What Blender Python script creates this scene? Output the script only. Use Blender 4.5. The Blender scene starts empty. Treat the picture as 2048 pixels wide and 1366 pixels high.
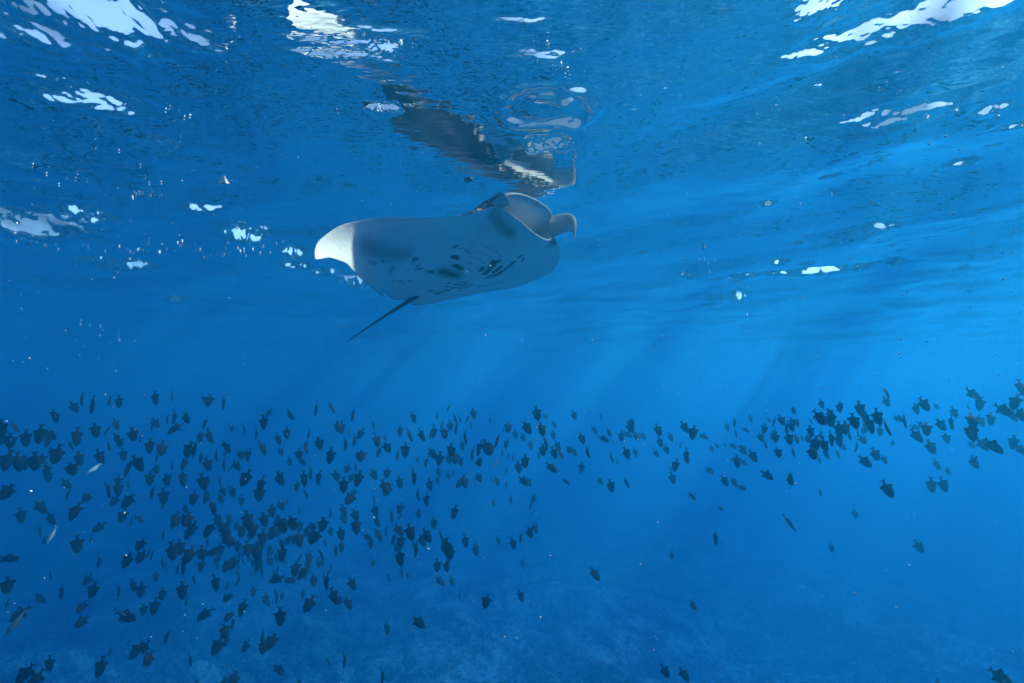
import bpy, bmesh, math, random
import numpy as np

R = math.radians
scene = bpy.context.scene
col = scene.collection

# ---------------------------------------------------------------- camera
PITCH = R(5.0)
cam_d = bpy.data.cameras.new('camera')
cam_d.sensor_width = 36.0
cam_d.lens = 36.0 * 1220.0 / 2048.0
cam_d.clip_start = 0.05
cam_d.clip_end = 600
cam = bpy.data.objects.new('camera', cam_d)
col.objects.link(cam)
cam.rotation_euler = (R(90) + PITCH, 0, 0)
scene.camera = cam

# ---------------------------------------------------------------- sky and sun
SUN_EL, SUN_AZ = R(47), R(64)            # direction of the light inside the water
world = bpy.data.worlds.new('World')
scene.world = world
world.use_nodes = True
wn = world.node_tree.nodes
wl = world.node_tree.links
bg = wn['Background']
sky = wn.new('ShaderNodeTexSky')
sky.sky_type = 'NISHITA'
sky.sun_disc = False
sky.sun_elevation = SUN_EL
sky.sun_rotation = SUN_AZ
sky.air_density = 1.0
sky.dust_density = 1.0
sky.ozone_density = 1.0
wl.new(sky.outputs[0], bg.inputs[0])
bg.inputs[1].default_value = 0.15
sun_d = bpy.data.lights.new('sun', 'SUN')
sun_d.energy = 5.0
sun_d.angle = R(4.0)                     # the choppy surface spreads the sun's disc a little
sun_d.color = (1.0, 0.97, 0.72)
sun = bpy.data.objects.new('sun', sun_d)
col.objects.link(sun)
sun.rotation_euler = (R(90) - SUN_EL, 0, math.pi - SUN_AZ)
sun.location = (6, 7, 12)

# ---------------------------------------------------------------- exposure and sampling
vs = scene.view_settings
vs.view_transform = 'Standard'
vs.look = 'None'
vs.exposure = 1.60
vs.gamma = 1.0
vs.use_curve_mapping = False
cy = scene.cycles
cy.max_bounces = 5
cy.diffuse_bounces = 2
cy.glossy_bounces = 3
cy.transmission_bounces = 4
cy.volume_bounces = 1
cy.use_adaptive_sampling = True
cy.adaptive_threshold = 0.03
cy.transparent_max_bounces = 8
cy.caustics_reflective = False
cy.caustics_refractive = False
cy.sample_clamp_indirect = 4.0
cy.use_denoising = True
try:
    cy.denoiser = 'OPENIMAGEDENOISE'
    cy.denoising_input_passes = 'RGB_ALBEDO_NORMAL'
except Exception:
    pass

rng = np.random.default_rng(7)
random.seed(7)
F_PX = 1220.0
SURF = 1.72                              # water surface above the lens


def unproject(px, py, dist):
    """A point at a given distance along the line of sight of a photo pixel."""
    c, s = math.cos(PITCH), math.sin(PITCH)
    u = (px - 1024) / F_PX
    v = (683 - py) / F_PX
    d = np.array([u, c - v * s, s + v * c])
    return d / np.linalg.norm(d) * dist


def on_surface(px, py):
    d = unproject(px, py, 1.0)
    return d[:2] * (SURF / d[2])


# ---------------------------------------------------------------- helpers
def tag(o, label=None, cat=None, group=None, kind=None):
    if label: o['label'] = label
    if cat: o['category'] = cat
    if group: o['group'] = group
    if kind: o['kind'] = kind
    return o


def mesh_np(name, verts, faces, smooth=True):
    me = bpy.data.meshes.new(name)
    v = np.asarray(verts, dtype=np.float32)
    f = np.asarray(faces, dtype=np.int32)
    k = f.shape[1]
    me.vertices.add(len(v))
    me.vertices.foreach_set('co', v.ravel())
    me.loops.add(f.size)
    me.loops.foreach_set('vertex_index', f.ravel())
    me.polygons.add(len(f))
    me.polygons.foreach_set('loop_start', np.arange(0, f.size, k, dtype=np.int32))
    me.polygons.foreach_set('loop_total', np.full(len(f), k, dtype=np.int32))
    me.update(calc_edges=True)
    me.polygons.foreach_set('use_smooth', np.full(len(f), smooth, dtype=bool))
    me.validate()
    return me


def add(name, me, mat, parent=None):
    o = bpy.data.objects.new(name, me)
    col.objects.link(o)
    if mat: me.materials.append(mat)
    if parent: o.parent = parent
    return o


def grid_faces(nu, nv, wrap_v=False):
    i, j = np.meshgrid(np.arange(nu - 1), np.arange(nv if wrap_v else nv - 1), indexing='ij')
    j2 = (j + 1) % nv
    return np.stack([i * nv + j, (i + 1) * nv + j, (i + 1) * nv + j2, i * nv + j2], -1).reshape(-1, 4)


_h = np.random.default_rng(3).random((256, 256))
def vnoise(x, y):
    xi = np.floor(x).astype(int); yi = np.floor(y).astype(int)
    fx = x - xi; fy = y - yi
    fx = fx * fx * fx * (fx * (fx * 6 - 15) + 10); fy = fy * fy * fy * (fy * (fy * 6 - 15) + 10)
    g = lambda a, b: _h[a % 256, b % 256]
    return ((g(xi, yi) * (1 - fx) + g(xi + 1, yi) * fx) * (1 - fy) + (g(xi, yi + 1) * (1 - fx) + g(xi + 1, yi + 1) * fx) * fy) * 2 - 1


def fbm(x, y, o=4, lac=2.03, gain=0.5):
    t = 0; a = 1
    for k in range(o):
        t = t + a * vnoise(x + 17.3 * k, y - 9.1 * k); x = x * lac; y = y * lac; a *= gain
    return t


def new_mat(name):
    m = bpy.data.materials.new(name)
    m.use_nodes = True
    return m, m.node_tree.nodes, m.node_tree.links


def simple_mat(name, c, rough=0.6, var=0.25, scale=8.0, spec=0.3):
    m, n, l = new_mat(name)
    p = n['Principled BSDF']
    tc = n.new('ShaderNodeTexCoord')
    no = n.new('ShaderNodeTexNoise'); no.inputs['Scale'].default_value = scale; no.inputs['Detail'].default_value = 3
    l.new(tc.outputs['Object'], no.inputs['Vector'])
    mx = n.new('ShaderNodeMix'); mx.data_type = 'RGBA'
    mx.inputs['A'].default_value = (*[v * (1 - var) for v in c], 1)
    mx.inputs['B'].default_value = (*[min(1, v * (1 + var)) for v in c], 1)
    l.new(no.outputs['Fac'], mx.inputs['Factor'])
    l.new(mx.outputs['Result'], p.inputs['Base Color'])
    p.inputs['Roughness'].default_value = rough
    p.inputs['Specular IOR Level'].default_value = spec
    return m


# ---------------------------------------------------------------- the water body (haze)
# clear blue water: red is swallowed first, scattering leans forward
DENS = 0.16
def even_water(sig_s, sig_a, g):
    c = np.array(sig_s) / DENS
    a = (1 - np.array(sig_a) / (DENS * (1 - c))) ** 2
    v = hn.new('ShaderNodeVolumePrincipled')
    v.inputs['Color'].default_value = (*c, 1)
    v.inputs['Absorption Color'].default_value = (*a, 1)
    v.inputs['Density'].default_value = DENS
    v.inputs['Anisotropy'].default_value = g
    return v


hm = bpy.data.materials.new('sea_water_volume')
hm.use_nodes = True
hn, hl = hm.node_tree.nodes, hm.node_tree.links
hn.remove(hn['Principled BSDF'])
v1 = even_water((0.0010, 0.0182, 0.0395), (0.095, 0.0450, 0.0115), 0.54)
hl.new(v1.outputs[0], hn['Material Output'].inputs['Volume'])
HX, HZ0, HZ1 = 170.0, -23.0, SURF + 0.75
bm = bmesh.new()
bmesh.ops.create_cube(bm, size=1.0)
for v in bm.verts:
    v.co = (v.co.x * 2 * HX, v.co.y * 2 * HX, HZ0 if v.co.z < 0 else HZ1)
me = bpy.data.meshes.new('haze'); bm.to_mesh(me); bm.free()
haze = add('haze', me, hm)
tag(haze, 'clear blue sea water filling the whole view', 'water', kind='stuff')

# ---------------------------------------------------------------- the water surface
# local steep faces of the chop: px, py in the photo, half width along and across (px), slope
STEEP = [
    (35, 42, 90, 30, .38), (185, 25, 100, 50, .40), (335, 48, 80, 20, .34), (190, 205, 75, 17, .52), (125, 165, 50, 6, .42),
    (1645, 18, 45, 22, .34), (1865, 45, 170, 30, .30), (1700, 88, 90, 12, .31), (1985, 15, 80, 14, .27),
    (640, 75, 90, 8, .27), (700, 110, 80, 7, .29), (760, 60, 70, 7, .24), (640, 105, 60, 6, .32),
    (1050, 45, 50, 6, .27), (1080, 110, 50, 8, .30), (770, 97, 30, 12, .36),
    (40, 430, 90, 16, .66), (150, 418, 45, 10, .62), (408, 415, 28, 6, .6), (490, 470, 36, 8, .7),
    (588, 505, 20, 5, .75), (595, 530, 26, 3, .75), (655, 543, 30, 4, .75), (712, 561, 34, 6, .8), (240, 528, 50, 5, .8), (355, 597, 20, 3, .9),
    (1670, 539, 90, 5, .74), (1560, 517, 16, 3, .8), (1490, 555, 26, 3, .85), (1480, 596, 16, 4, .95),
    (1820, 210, 50, 6, .46), (1770, 230, 34, 6, .46), (1920, 328, 24, 5, .6), (1980, 205, 18, 7, .5), (2035, 238, 26, 5, .5),
    (1535, 403, 14, 4, .7), (1660, 344, 18, 4, .6), (1740, 218, 40, 6, .5), (1760, 445, 26, 3, .75), (760, 220, 36, 8, .45), (1100, 285, 40, 10, .5),
]
gr_ = np.random.default_rng(44)
for k in range(75):                                   # small steep facets scattered over the chop
    gx, gy = (gr_.uniform(1250, 2060), gr_.uniform(120, 620)) if k < 48 else (gr_.uniform(0, 620), gr_.uniform(300, 560))
    STEEP.append((gx, gy, gr_.uniform(6, 18), gr_.uniform(0.9, 1.8), 0.42 + 0.55 * (gy / 650.0)))
WAVES = []
wr = np.random.default_rng(21)
for k in range(46):
    lam = 0.16 * (34.0 ** (k / 45.0))                 # 0.16 m to 5.5 m
    th = R(205) + wr.normal(0, 0.75)
    WAVES.append((2 * math.pi / lam * math.cos(th), 2 * math.pi / lam * math.sin(th), wr.uniform(0, 6.28), lam))
RING = on_surface(1092, 215)


def wave_height(x, y):
    h = np.zeros_like(x)
    wx = x + 0.25 * fbm(x * 0.7, y * 0.7, 2)
    wy = y + 0.25 * fbm(x * 0.7 + 31, y * 0.7 + 11, 2)
    gust = 0.75 + 0.5 * fbm(x * 0.33 + 5, y * 0.33, 2)
    for kx, ky, ph, lam in WAVES:
        slope = 0.024 if lam > 0.8 else (0.016 if lam > 0.33 else 0.008)
        h += slope * lam / 6.283 * np.sin(kx * wx + ky * wy + ph) * (gust if lam < 1.0 else 1.0)
    # wind ripples, finest scale carried by noise
    h += 0.0026 * fbm(x * 3.2, y * 4.6, 5, gain=0.42) * gust
    # the water right over the ray is calmer
    h *= 1 - 0.68 * np.exp(-((x + 0.2) / 1.3) ** 2 - ((y - 3.9) / 1.5) ** 2)
    for i, (px, py, a, b, sl) in enumerate(STEEP):
        c = on_surface(px, py)
        rho = math.hypot(*c)
        er = c / rho
        et = np.array([-er[1], er[0]])
        # half sizes on the water, in metres
        ht = a / F_PX * math.hypot(rho, SURF)
        p2 = on_surface(px, py - b); p3 = on_surface(px, py + b)
        hr = max(0.012, 0.5 * abs(math.hypot(*p3) - math.hypot(*p2)))
        dx = x - c[0]; dy = y - c[1]
        near = (np.abs(dx) < 4 * (ht + hr)) & (np.abs(dy) < 4 * (ht + hr))
        if not near.any(): continue
        xx = x[near]; yy = y[near]
        t = ((xx - c[0]) * et[0] + (yy - c[1]) * et[1]) / ht
        r = ((xx - c[0]) * er[0] + (yy - c[1]) * er[1]) / hr
        n1 = fbm(xx / ht * 2.4 + i * 3.1, yy / hr * 0.8 + i, 4, gain=0.6)
        r = r + (0.28 if b > 15 else 0.6) * n1
        t = t + 0.35 * fbm(xx / ht * 2.2 - i, yy / ht * 2.2, 2)
        h[near] += -sl * hr * r * np.exp(-0.5 * (r / 1.0) ** 4 - 0.5 * (t / 0.8) ** 4) * 0.82
    # ring ripple above the ray
    d = np.hypot(x - RING[0], y - RING[1]) + 0.05 * fbm(x * 4.3, y * 4.3, 3)
    h += 0.015 * np.sin(d * 6.283 / 0.17) * np.exp(-((d - 0.22) / 0.10) ** 2) * (1 + 0.6 * fbm(x * 5.1 + 3, y * 5.1, 2))
    rho = np.hypot(x, y)
    return h * np.clip(1.25 - rho / 90.0, 0.15, 1.0)


az = np.concatenate([np.radians(np.linspace(-180, -56, 60, endpoint=False)), np.radians(np.linspace(-56, 56, 820)), np.radians(np.linspace(56, 180, 61))[1:]])
elv = np.concatenate([np.linspace(88, 42, 90, endpoint=False), np.linspace(42, 1.0, 760), [0.8, 0.65]])
rho = SURF / np.tan(np.radians(elv))
A_, P_ = np.meshgrid(az, rho, indexing='ij')
X_, Y_ = P_ * np.sin(A_), P_ * np.cos(A_)
Z_ = SURF + wave_height(X_, Y_)
sm, n, l = new_mat('water_surface')
n.remove(n['Principled BSDF'])
gl = n.new('ShaderNodeBsdfGlossy'); gl.inputs['Roughness'].default_value = 0.0
gl.inputs['Color'].default_value = (1, 1, 1, 1)
tr = n.new('ShaderNodeBsdfTransparent')
fr = n.new('ShaderNodeFresnel'); fr.inputs['IOR'].default_value = 1.333
geo = n.new('ShaderNodeNewGeometry')
bn = n.new('ShaderNodeTexNoise'); bn.inputs['Scale'].default_value = 7.0; bn.inputs['Detail'].default_value = 2.0; bn.inputs['Roughness'].default_value = 0.45
mp = n.new('ShaderNodeMapping'); mp.inputs['Scale'].default_value = (0.8, 1.5, 1.0)
l.new(geo.outputs['Position'], mp.inputs['Vector']); l.new(mp.outputs[0], bn.inputs['Vector'])
bp = n.new('ShaderNodeBump'); bp.inputs['Strength'].default_value = 1.0; bp.inputs['Distance'].default_value = 0.0042
l.new(bn.outputs['Fac'], bp.inputs['Height'])
l.new(bp.outputs[0], gl.inputs['Normal']); l.new(bp.outputs[0], fr.inputs['Normal'])
# streaky noise in the transparent colour imitates sunlight gathered into shafts by the ripples
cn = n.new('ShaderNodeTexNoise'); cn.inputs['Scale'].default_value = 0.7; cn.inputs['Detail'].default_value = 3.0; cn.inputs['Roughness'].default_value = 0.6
mp1 = n.new('ShaderNodeMapping'); mp1.inputs['Rotation'].default_value = (0, 0, R(20))      # streaks laid near the line of sight so the painted shafts show
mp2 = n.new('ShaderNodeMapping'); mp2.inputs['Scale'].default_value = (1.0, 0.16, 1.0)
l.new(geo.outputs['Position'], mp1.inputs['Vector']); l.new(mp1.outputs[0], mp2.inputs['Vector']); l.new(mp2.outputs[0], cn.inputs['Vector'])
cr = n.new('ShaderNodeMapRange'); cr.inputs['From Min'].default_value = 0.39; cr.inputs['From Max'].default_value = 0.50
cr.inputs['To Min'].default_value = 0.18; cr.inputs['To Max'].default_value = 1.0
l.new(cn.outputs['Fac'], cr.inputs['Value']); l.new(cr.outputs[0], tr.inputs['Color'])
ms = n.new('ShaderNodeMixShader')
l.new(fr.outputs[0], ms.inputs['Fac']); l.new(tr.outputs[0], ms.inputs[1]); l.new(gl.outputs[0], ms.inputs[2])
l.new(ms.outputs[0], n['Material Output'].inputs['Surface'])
nv = len(rho)
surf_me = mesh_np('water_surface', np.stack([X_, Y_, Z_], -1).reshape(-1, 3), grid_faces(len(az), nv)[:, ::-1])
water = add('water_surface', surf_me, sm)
tag(water, 'rippled underside of the sea surface with bright sky glints', 'water', kind='structure')
if surf_me.polygons[0].normal.z < 0:
    surf_me.flip_normals()

# ---------------------------------------------------------------- the sea bed
def bed_height(x, y):
    h = -15.2 + 1.6 * fbm(x * 0.05 + 3, y * 0.05, 3) + 0.8 * fbm(x * 0.22, y * 0.22, 4)
    mound = lambda cx, cy, rx, ry, a: a * np.exp(-((x - cx) / rx) ** 2 - ((y - cy) / ry) ** 2)
    h = h + mound(-5.0, 18.8, 5.4, 3.4, 6.9) + mound(12.2, 18.3, 4.5, 3.0, 5.2) + mound(5, 24, 8, 6, 1.8)
    return h


bx = np.concatenate([np.linspace(-165, -36, 30, endpoint=False), np.linspace(-36, 36, 620), np.linspace(36, 165, 31)[1:]])
by = np.concatenate([np.linspace(-165, 8, 40, endpoint=False), np.linspace(8, 48, 420), np.linspace(48, 165, 40)[1:]])
BX, BY = np.meshgrid(bx, by, indexing='ij')
BZ = bed_height(BX, BY)
heads = np.zeros_like(BZ)
cr_ = np.random.default_rng(5)
for k in range(1700):
    cx, cyy = cr_.uniform(-34, 34), cr_.uniform(8.5, 46)
    rr = cr_.uniform(0.18, 0.75)
    i0, i1 = np.searchsorted(bx, [cx - rr, cx + rr]); j0, j1 = np.searchsorted(by, [cyy - rr, cyy + rr])
    if i1 <= i0 or j1 <= j0: continue
    q = 1 - ((BX[i0:i1, j0:j1] - cx) ** 2 + (BY[i0:i1, j0:j1] - cyy) ** 2) / rr ** 2
    heads[i0:i1, j0:j1] = np.maximum(heads[i0:i1, j0:j1], np.sqrt(np.clip(q, 0, 1)) * rr * cr_.uniform(0.35, 0.9))
BZ += heads + 0.10 * fbm(BX * 2.6, BY * 2.6, 3)
bm_, n, l = new_mat('coral_reef_bed')
p = n['Principled BSDF']
geo = n.new('ShaderNodeNewGeometry')
n1 = n.new('ShaderNodeTexNoise'); n1.inputs['Scale'].default_value = 0.40; n1.inputs['Detail'].default_value = 6
n2 = n.new('ShaderNodeTexNoise'); n2.inputs['Scale'].default_value = 4.0; n2.inputs['Detail'].default_value = 4
l.new(geo.outputs['Position'], n1.inputs['Vector']); l.new(geo.outputs['Position'], n2.inputs['Vector'])
ad = n.new('ShaderNodeMath'); ad.operation = 'ADD'
l.new(n1.outputs['Fac'], ad.inputs[0]); l.new(n2.outputs['Fac'], ad.inputs[1])
rp = n.new('ShaderNodeValToRGB')
rp.color_ramp.elements[0].position = 0.45; rp.color_ramp.elements[0].color = (0.05, 0.05, 0.04, 1)
rp.color_ramp.elements[1].position = 0.58; rp.color_ramp.elements[1].color = (0.75, 0.73, 0.64, 1)
hf = n.new('ShaderNodeMath'); hf.operation = 'MULTIPLY'; hf.inputs[1].default_value = 0.5
l.new(ad.outputs[0], hf.inputs[0]); l.new(hf.outputs[0], rp.inputs['Fac']); l.new(rp.outputs[0], p.inputs['Base Color'])
p.inputs['Roughness'].default_value = 0.95
bed_me = mesh_np('sea_bed', np.stack([BX, BY, BZ], -1).reshape(-1, 3), grid_faces(len(bx), len(by)))
bed = add('sea_bed', bed_me, bm_)
tag(bed, 'mottled coral reef floor far below the fish', 'sea bed', kind='structure')
if bed_me.polygons[0].normal.z < 0:
    bed_me.flip_normals()

# ---------------------------------------------------------------- the manta ray
#MANTA_BEGIN
M_ROT = np.array([[-0.6024, 0.7675, -0.2193], [-0.7925, -0.5425, 0.2786], [0.0948, 0.3416, 0.935]])
M_LOC = np.array([-0.355, 5.343, 1.209])
DROOP = {1: (23.0, -0.5, -23.5, -10.6), -1: (-7.2, -12.9, -14.3, -12.5)}     # degrees along the span
TWIST = {1: -0.264, -1: 0.074}
CURL = {1: (91.3, -0.416, 118.8), -1: (30.0, 0.2, -52.8)}                  # oblique curl of the tip: axis, start, angle
_KN = .35 + np.array([0, .35, .65, 1.0]) * 1.35
_fx = np.linspace(0, 1.7, 681)


def _smooth(a, w=24):
    k = np.hanning(2 * w + 1); k /= k.sum()
    b = np.concatenate([2 * a[0] - a[w:0:-1], a, 2 * a[-1] - a[-2:-w - 2:-1]])
    return np.convolve(b, k, 'valid')


_le = np.interp(_fx, [0, .30, .36, .6, .9, 1.2, 1.45, 1.62, 1.70], [.62, .62, .60, .55, .42, .18, -.10, -.38, -.62])
_te = np.interp(_fx, [0, .06, .12, .2, .3, .4, .7, 1.0, 1.3, 1.5, 1.70], [-.86, -.90, -.92, -.89, -.82, -.73, -.46, -.36, -.36, -.44, -.62])
_sw = .086 * np.clip((_fx - .36) / 1.34, 0, 1) ** 2
_le = _smooth(_le, 20) + _sw
_te = _smooth(_te, 26) - .008 * np.sin(np.pi * np.clip((_fx - .2) / 1.5, 0, 1)) * (_fx > .2) + _sw
_le[-1] = _te[-1] = -.62 + .086
_te = np.minimum(_te, _le - 0.004)
_bx = np.linspace(0, 2.0, 801)
_bend = {}
for _s in (1, -1):
    _ph = np.radians(_smooth(np.interp(_bx, np.concatenate([[0, .15], _KN]), (0, 0) + DROOP[_s]), 40))
    _bend[_s] = (np.concatenate([[0], np.cumsum(np.cos(_ph[:-1]))]) * _bx[1], -np.concatenate([[0], np.cumsum(np.sin(_ph[:-1]))]) * _bx[1], _ph)


def _half(ax, y, s):
    """Mid-surface of one half in the swimming pose; ax = |x| at rest."""
    psi, w0, ph = np.radians(CURL[s][0]), CURL[s][1], np.radians(CURL[s][2])
    c, q = np.cos(psi), np.sin(psi)
    w = (ax - 1.0) * c - y * q
    t = (ax - 1.0) * q + y * c
    k = ph / max(.15, .70 * c + .425 * q - w0)
    rp = np.clip((ax - .45) / .92, 0, 1); rp = rp * rp * (3 - 2 * rp)
    d = np.maximum(0, w - w0)
    a = k * d * rp
    a = np.where(np.abs(a) < 1e-6, 1e-6, a)
    w2 = np.where(w > w0, w0 + d * np.sin(a) / a, w)
    z = -d * (1 - np.cos(a)) / a
    x2 = 1.0 + w2 * c + t * q
    y2 = -w2 * q + t * c
    dx, dz, pa = _bend[s]
    xx = np.clip(x2, 0, 2.0)
    b = np.interp(xx, _bx, pa)
    X = np.interp(xx, _bx, dx) + np.minimum(x2, 0) + z * np.sin(b)
    Z = np.interp(xx, _bx, dz) + z * np.cos(b) + TWIST[s] * np.clip((x2 - .35) / 1.35, 0, 1) * (y2 + .1)
    return np.stack([s * X, y2, Z], -1)


def manta_bend(x, y, z):
    """Flat-rest coordinates (x right, y forward, z up) to the swimming pose."""
    out = np.empty(x.shape + (3,))
    h = 2e-3
    for s in (1, -1):
        m = (x >= 0) if s == 1 else (x < 0)
        ax, yy = np.abs(x[m]), y[m]
        P = _half(ax, yy, s)
        dx = s * (_half(ax + h, yy, s) - _half(ax - h, yy, s))
        dy = _half(ax, yy + h, s) - _half(ax, yy - h, s)
        n = np.cross(dx, dy)
        n /= np.linalg.norm(n, axis=-1, keepdims=True)
        out[m] = P + n * z[m][..., None]
    return out


MW = .345                                 # half width of the mouth
ND, NM, NVT = 60, 30, 150


def manta_section(x):
    """One closed chordwise loop at span x: list of (y, z, region) from tail edge over the back, mouth, belly."""
    ax = abs(x)
    yl = np.interp(ax, _fx, _le); yt = np.interp(ax, _fx, _te)
    e = math.sqrt(max(0.0, 1 - (ax / MW) ** 2))
    e2 = e ** 0.8
    yU, yL = yl + .19 * e2, yl + .10 * e2
    zU, zL = .098 * e, -.175 * e
    tip = max(0.0, 1 - ax / 1.72)
    Td = .17 * math.exp(-(ax / .42) ** 2) + .034 * tip + .003
    Tv = .12 * math.exp(-(ax / .40) ** 2) + .022 * tip + .003
    o = .095 * (min(ax / .36, 1.0) ** 2 if ax < .36 else math.exp(-((ax - .36) / .48) ** 2))
    prof = lambda c: 2.6 * np.sqrt(c) * (1 - c)
    c = np.linspace(1, 0, ND) ** 1.5
    d_y = yt + (yU - yt) * (1 - c)
    d_z = zU * (1 - c) ** 2.2 + Td * prof(c) * (1 - .35 * e * (1 - c) ** 2)
    q = np.linspace(0, 1, NM + 2)[1:-1]
    dep = .50 * e
    m_y = (yU * (1 - q) + yL * q) - dep * np.sin(np.pi * q) ** 0.65
    roll = .018 * e
    m_z = (zU - roll) * (1 - q) ** 0.9 + (zL + roll) * q ** 0.9 + 0.0
    m_y[0] += 0.010 * e; m_y[-1] += 0.010 * e
    c = np.linspace(0, 1, NVT) ** 1.4
    v_y = yt + (yL - yt) * (1 - c)
    v_z = zL * (1 - c) ** 2.0 - Tv * prof(c) * (1 - .3 * e * (1 - c) ** 2)
    yy = np.concatenate([d_y, m_y, v_y[:-1]])
    zz = np.concatenate([d_z, m_z, v_z[:-1]])
    f = np.clip((yy - (yl - .55)) / .55, 0, 1.0)
    return yy, zz + o * f * f * (3 - 2 * f)


def manta_mesh():
    sp = np.concatenate([np.linspace(0, .36, 64, endpoint=False), np.linspace(.36, 1.698, 150)])
    xs = np.concatenate([-sp[:0:-1], sp])
    Y, Z = [], []
    for x in xs:
        y, z = manta_section(x); Y.append(y); Z.append(z)
    Y = np.array(Y); Z = np.array(Z)
    Xr = np.repeat(xs[:, None], Y.shape[1], 1)
    region = np.concatenate([np.zeros(ND), np.ones(NM), np.full(NVT - 1, 2)])
    return Xr, Y, Z, region
#MANTA_END


# dark pigment marks on the pale belly: x0, y0, x1, y1, half width, darkness  (rest coordinates, metres)
MARKS = [
    (0.242, -0.17, 0.141, -0.126, 0.095, 1), (0.259, -0.022, 0.191, -0.01, 0.0297, 0.935), (0.369, 0.049, 0.343, 0.054, 0.027, 0.9900000000000001), (0.468, 0.17, 0.45, 0.175, 0.0189, 0.77),
    (0.414, 0.161, 0.292, 0.187, 0.0081, 0.385), (0.332, 0.053, 0.118, 0.127, 0.0081, 0.275), (0.343, -0.25, 0.315, -0.25, 0.0243, 0.935), (0.746, -0.043, 0.719, -0.053, 0.027, 0.77),
    (0.567, -0.179, 0.54, -0.183, 0.0189, 0.77), (0.495, -0.256, 0.45, -0.238, 0.0189, 0.77), (0.045, 0.081, 0.079, 0.143, 0.0189, 1), (-0.028, 0.074, 0.022, 0.177, 0.0243, 1),
    (0.022, 0.177, 0.084, 0.273, 0.0297, 1), (0.079, 0.274, 0.068, 0.317, 0.0216, 1), (-0.073, 0.155, -0.034, 0.25, 0.027, 1), (-0.129, -0.003, -0.219, 0.041, 0.0216, 1),
    (-0.219, 0.041, -0.146, 0.183, 0.0297, 1), (-0.146, 0.183, -0.096, 0.314, 0.0203, 1), (-0.079, 0.336, -0.062, 0.388, 0.0189, 1), (-0.414, 0.205, -0.09, 0.459, 0.0121, 0.9900000000000001),
    (-0.022, 0.449, -0.022, 0.476, 0.0135, 0.9900000000000001), (-0.423, 0.024, -0.264, 0.135, 0.0162, 0.8800000000000001), (-0.118, 0.057, -0.112, 0.104, 0.0189, 1), (0.056, -0.27, 0.051, -0.268, 0.0257, 0.66),
    (-0.017, -0.255, -0.022, -0.244, 0.0257, 0.66), (-0.073, -0.222, -0.09, -0.226, 0.0257, 0.66), (-0.062, -0.325, -0.068, -0.313, 0.0257, 0.66), (-0.112, -0.295, -0.129, -0.296, 0.0257, 0.66),
    (0.011, -0.345, 0.0, -0.34, 0.0257, 0.66), (-0.152, -0.189, -0.163, -0.187, 0.0257, 0.66), (-0.174, -0.263, -0.186, -0.261, 0.0257, 0.66), (-0.214, -0.371, -0.225, -0.368, 0.0257, 0.66),
    (-0.073, -0.41, -0.079, -0.398, 0.0257, 0.66), (0.034, -0.505, 0.017, -0.51, 0.0257, 0.66), (-0.073, -0.493, -0.073, -0.479, 0.0257, 0.66), (-0.068, -0.533, -0.079, -0.537, 0.0257, 0.66),
    (0.017, -0.191, -0.062, -0.155, 0.03, 0.55), (-0.354, -0.274, -0.558, -0.31, 0.03, 0.49500000000000005), (-0.558, -0.31, -0.719, -0.164, 0.0189, 0.385), (0.309, 0.553, 0.248, 0.567, 0.075, 0.8250000000000001),
    (-0.54, 0.508, -0.692, 0.483, 0.075, 0.77), (1.204, -0.076, 0.89, 0.002, 0.1, 0.462), (1.123, -0.17, 1.114, -0.169, 0.0175, 0.44000000000000006), (1.096, -0.155, 1.087, -0.154, 0.0175, 0.44000000000000006),
    (1.042, -0.112, 1.033, -0.111, 0.0175, 0.44000000000000006), (0.926, -0.17, 0.917, -0.171, 0.0175, 0.44000000000000006), (0.926, -0.137, 0.917, -0.137, 0.0175, 0.44000000000000006), (0.782, -0.298, 0.468, -0.545, 0.0175, 0.44000000000000006),
    (0.423, -0.522, 0.405, -0.523, 0.0175, 0.44000000000000006), (0.349, -0.563, 0.337, -0.566, 0.0175, 0.44000000000000006), (0.349, -0.477, 0.337, -0.478, 0.0175, 0.44000000000000006), (0.728, -0.098, 0.701, -0.111, 0.0175, 0.44000000000000006),
    (0.746, -0.043, 0.728, -0.052, 0.0175, 0.44000000000000006), (0.638, -0.251, 0.602, -0.273, 0.0175, 0.44000000000000006),
]


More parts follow.
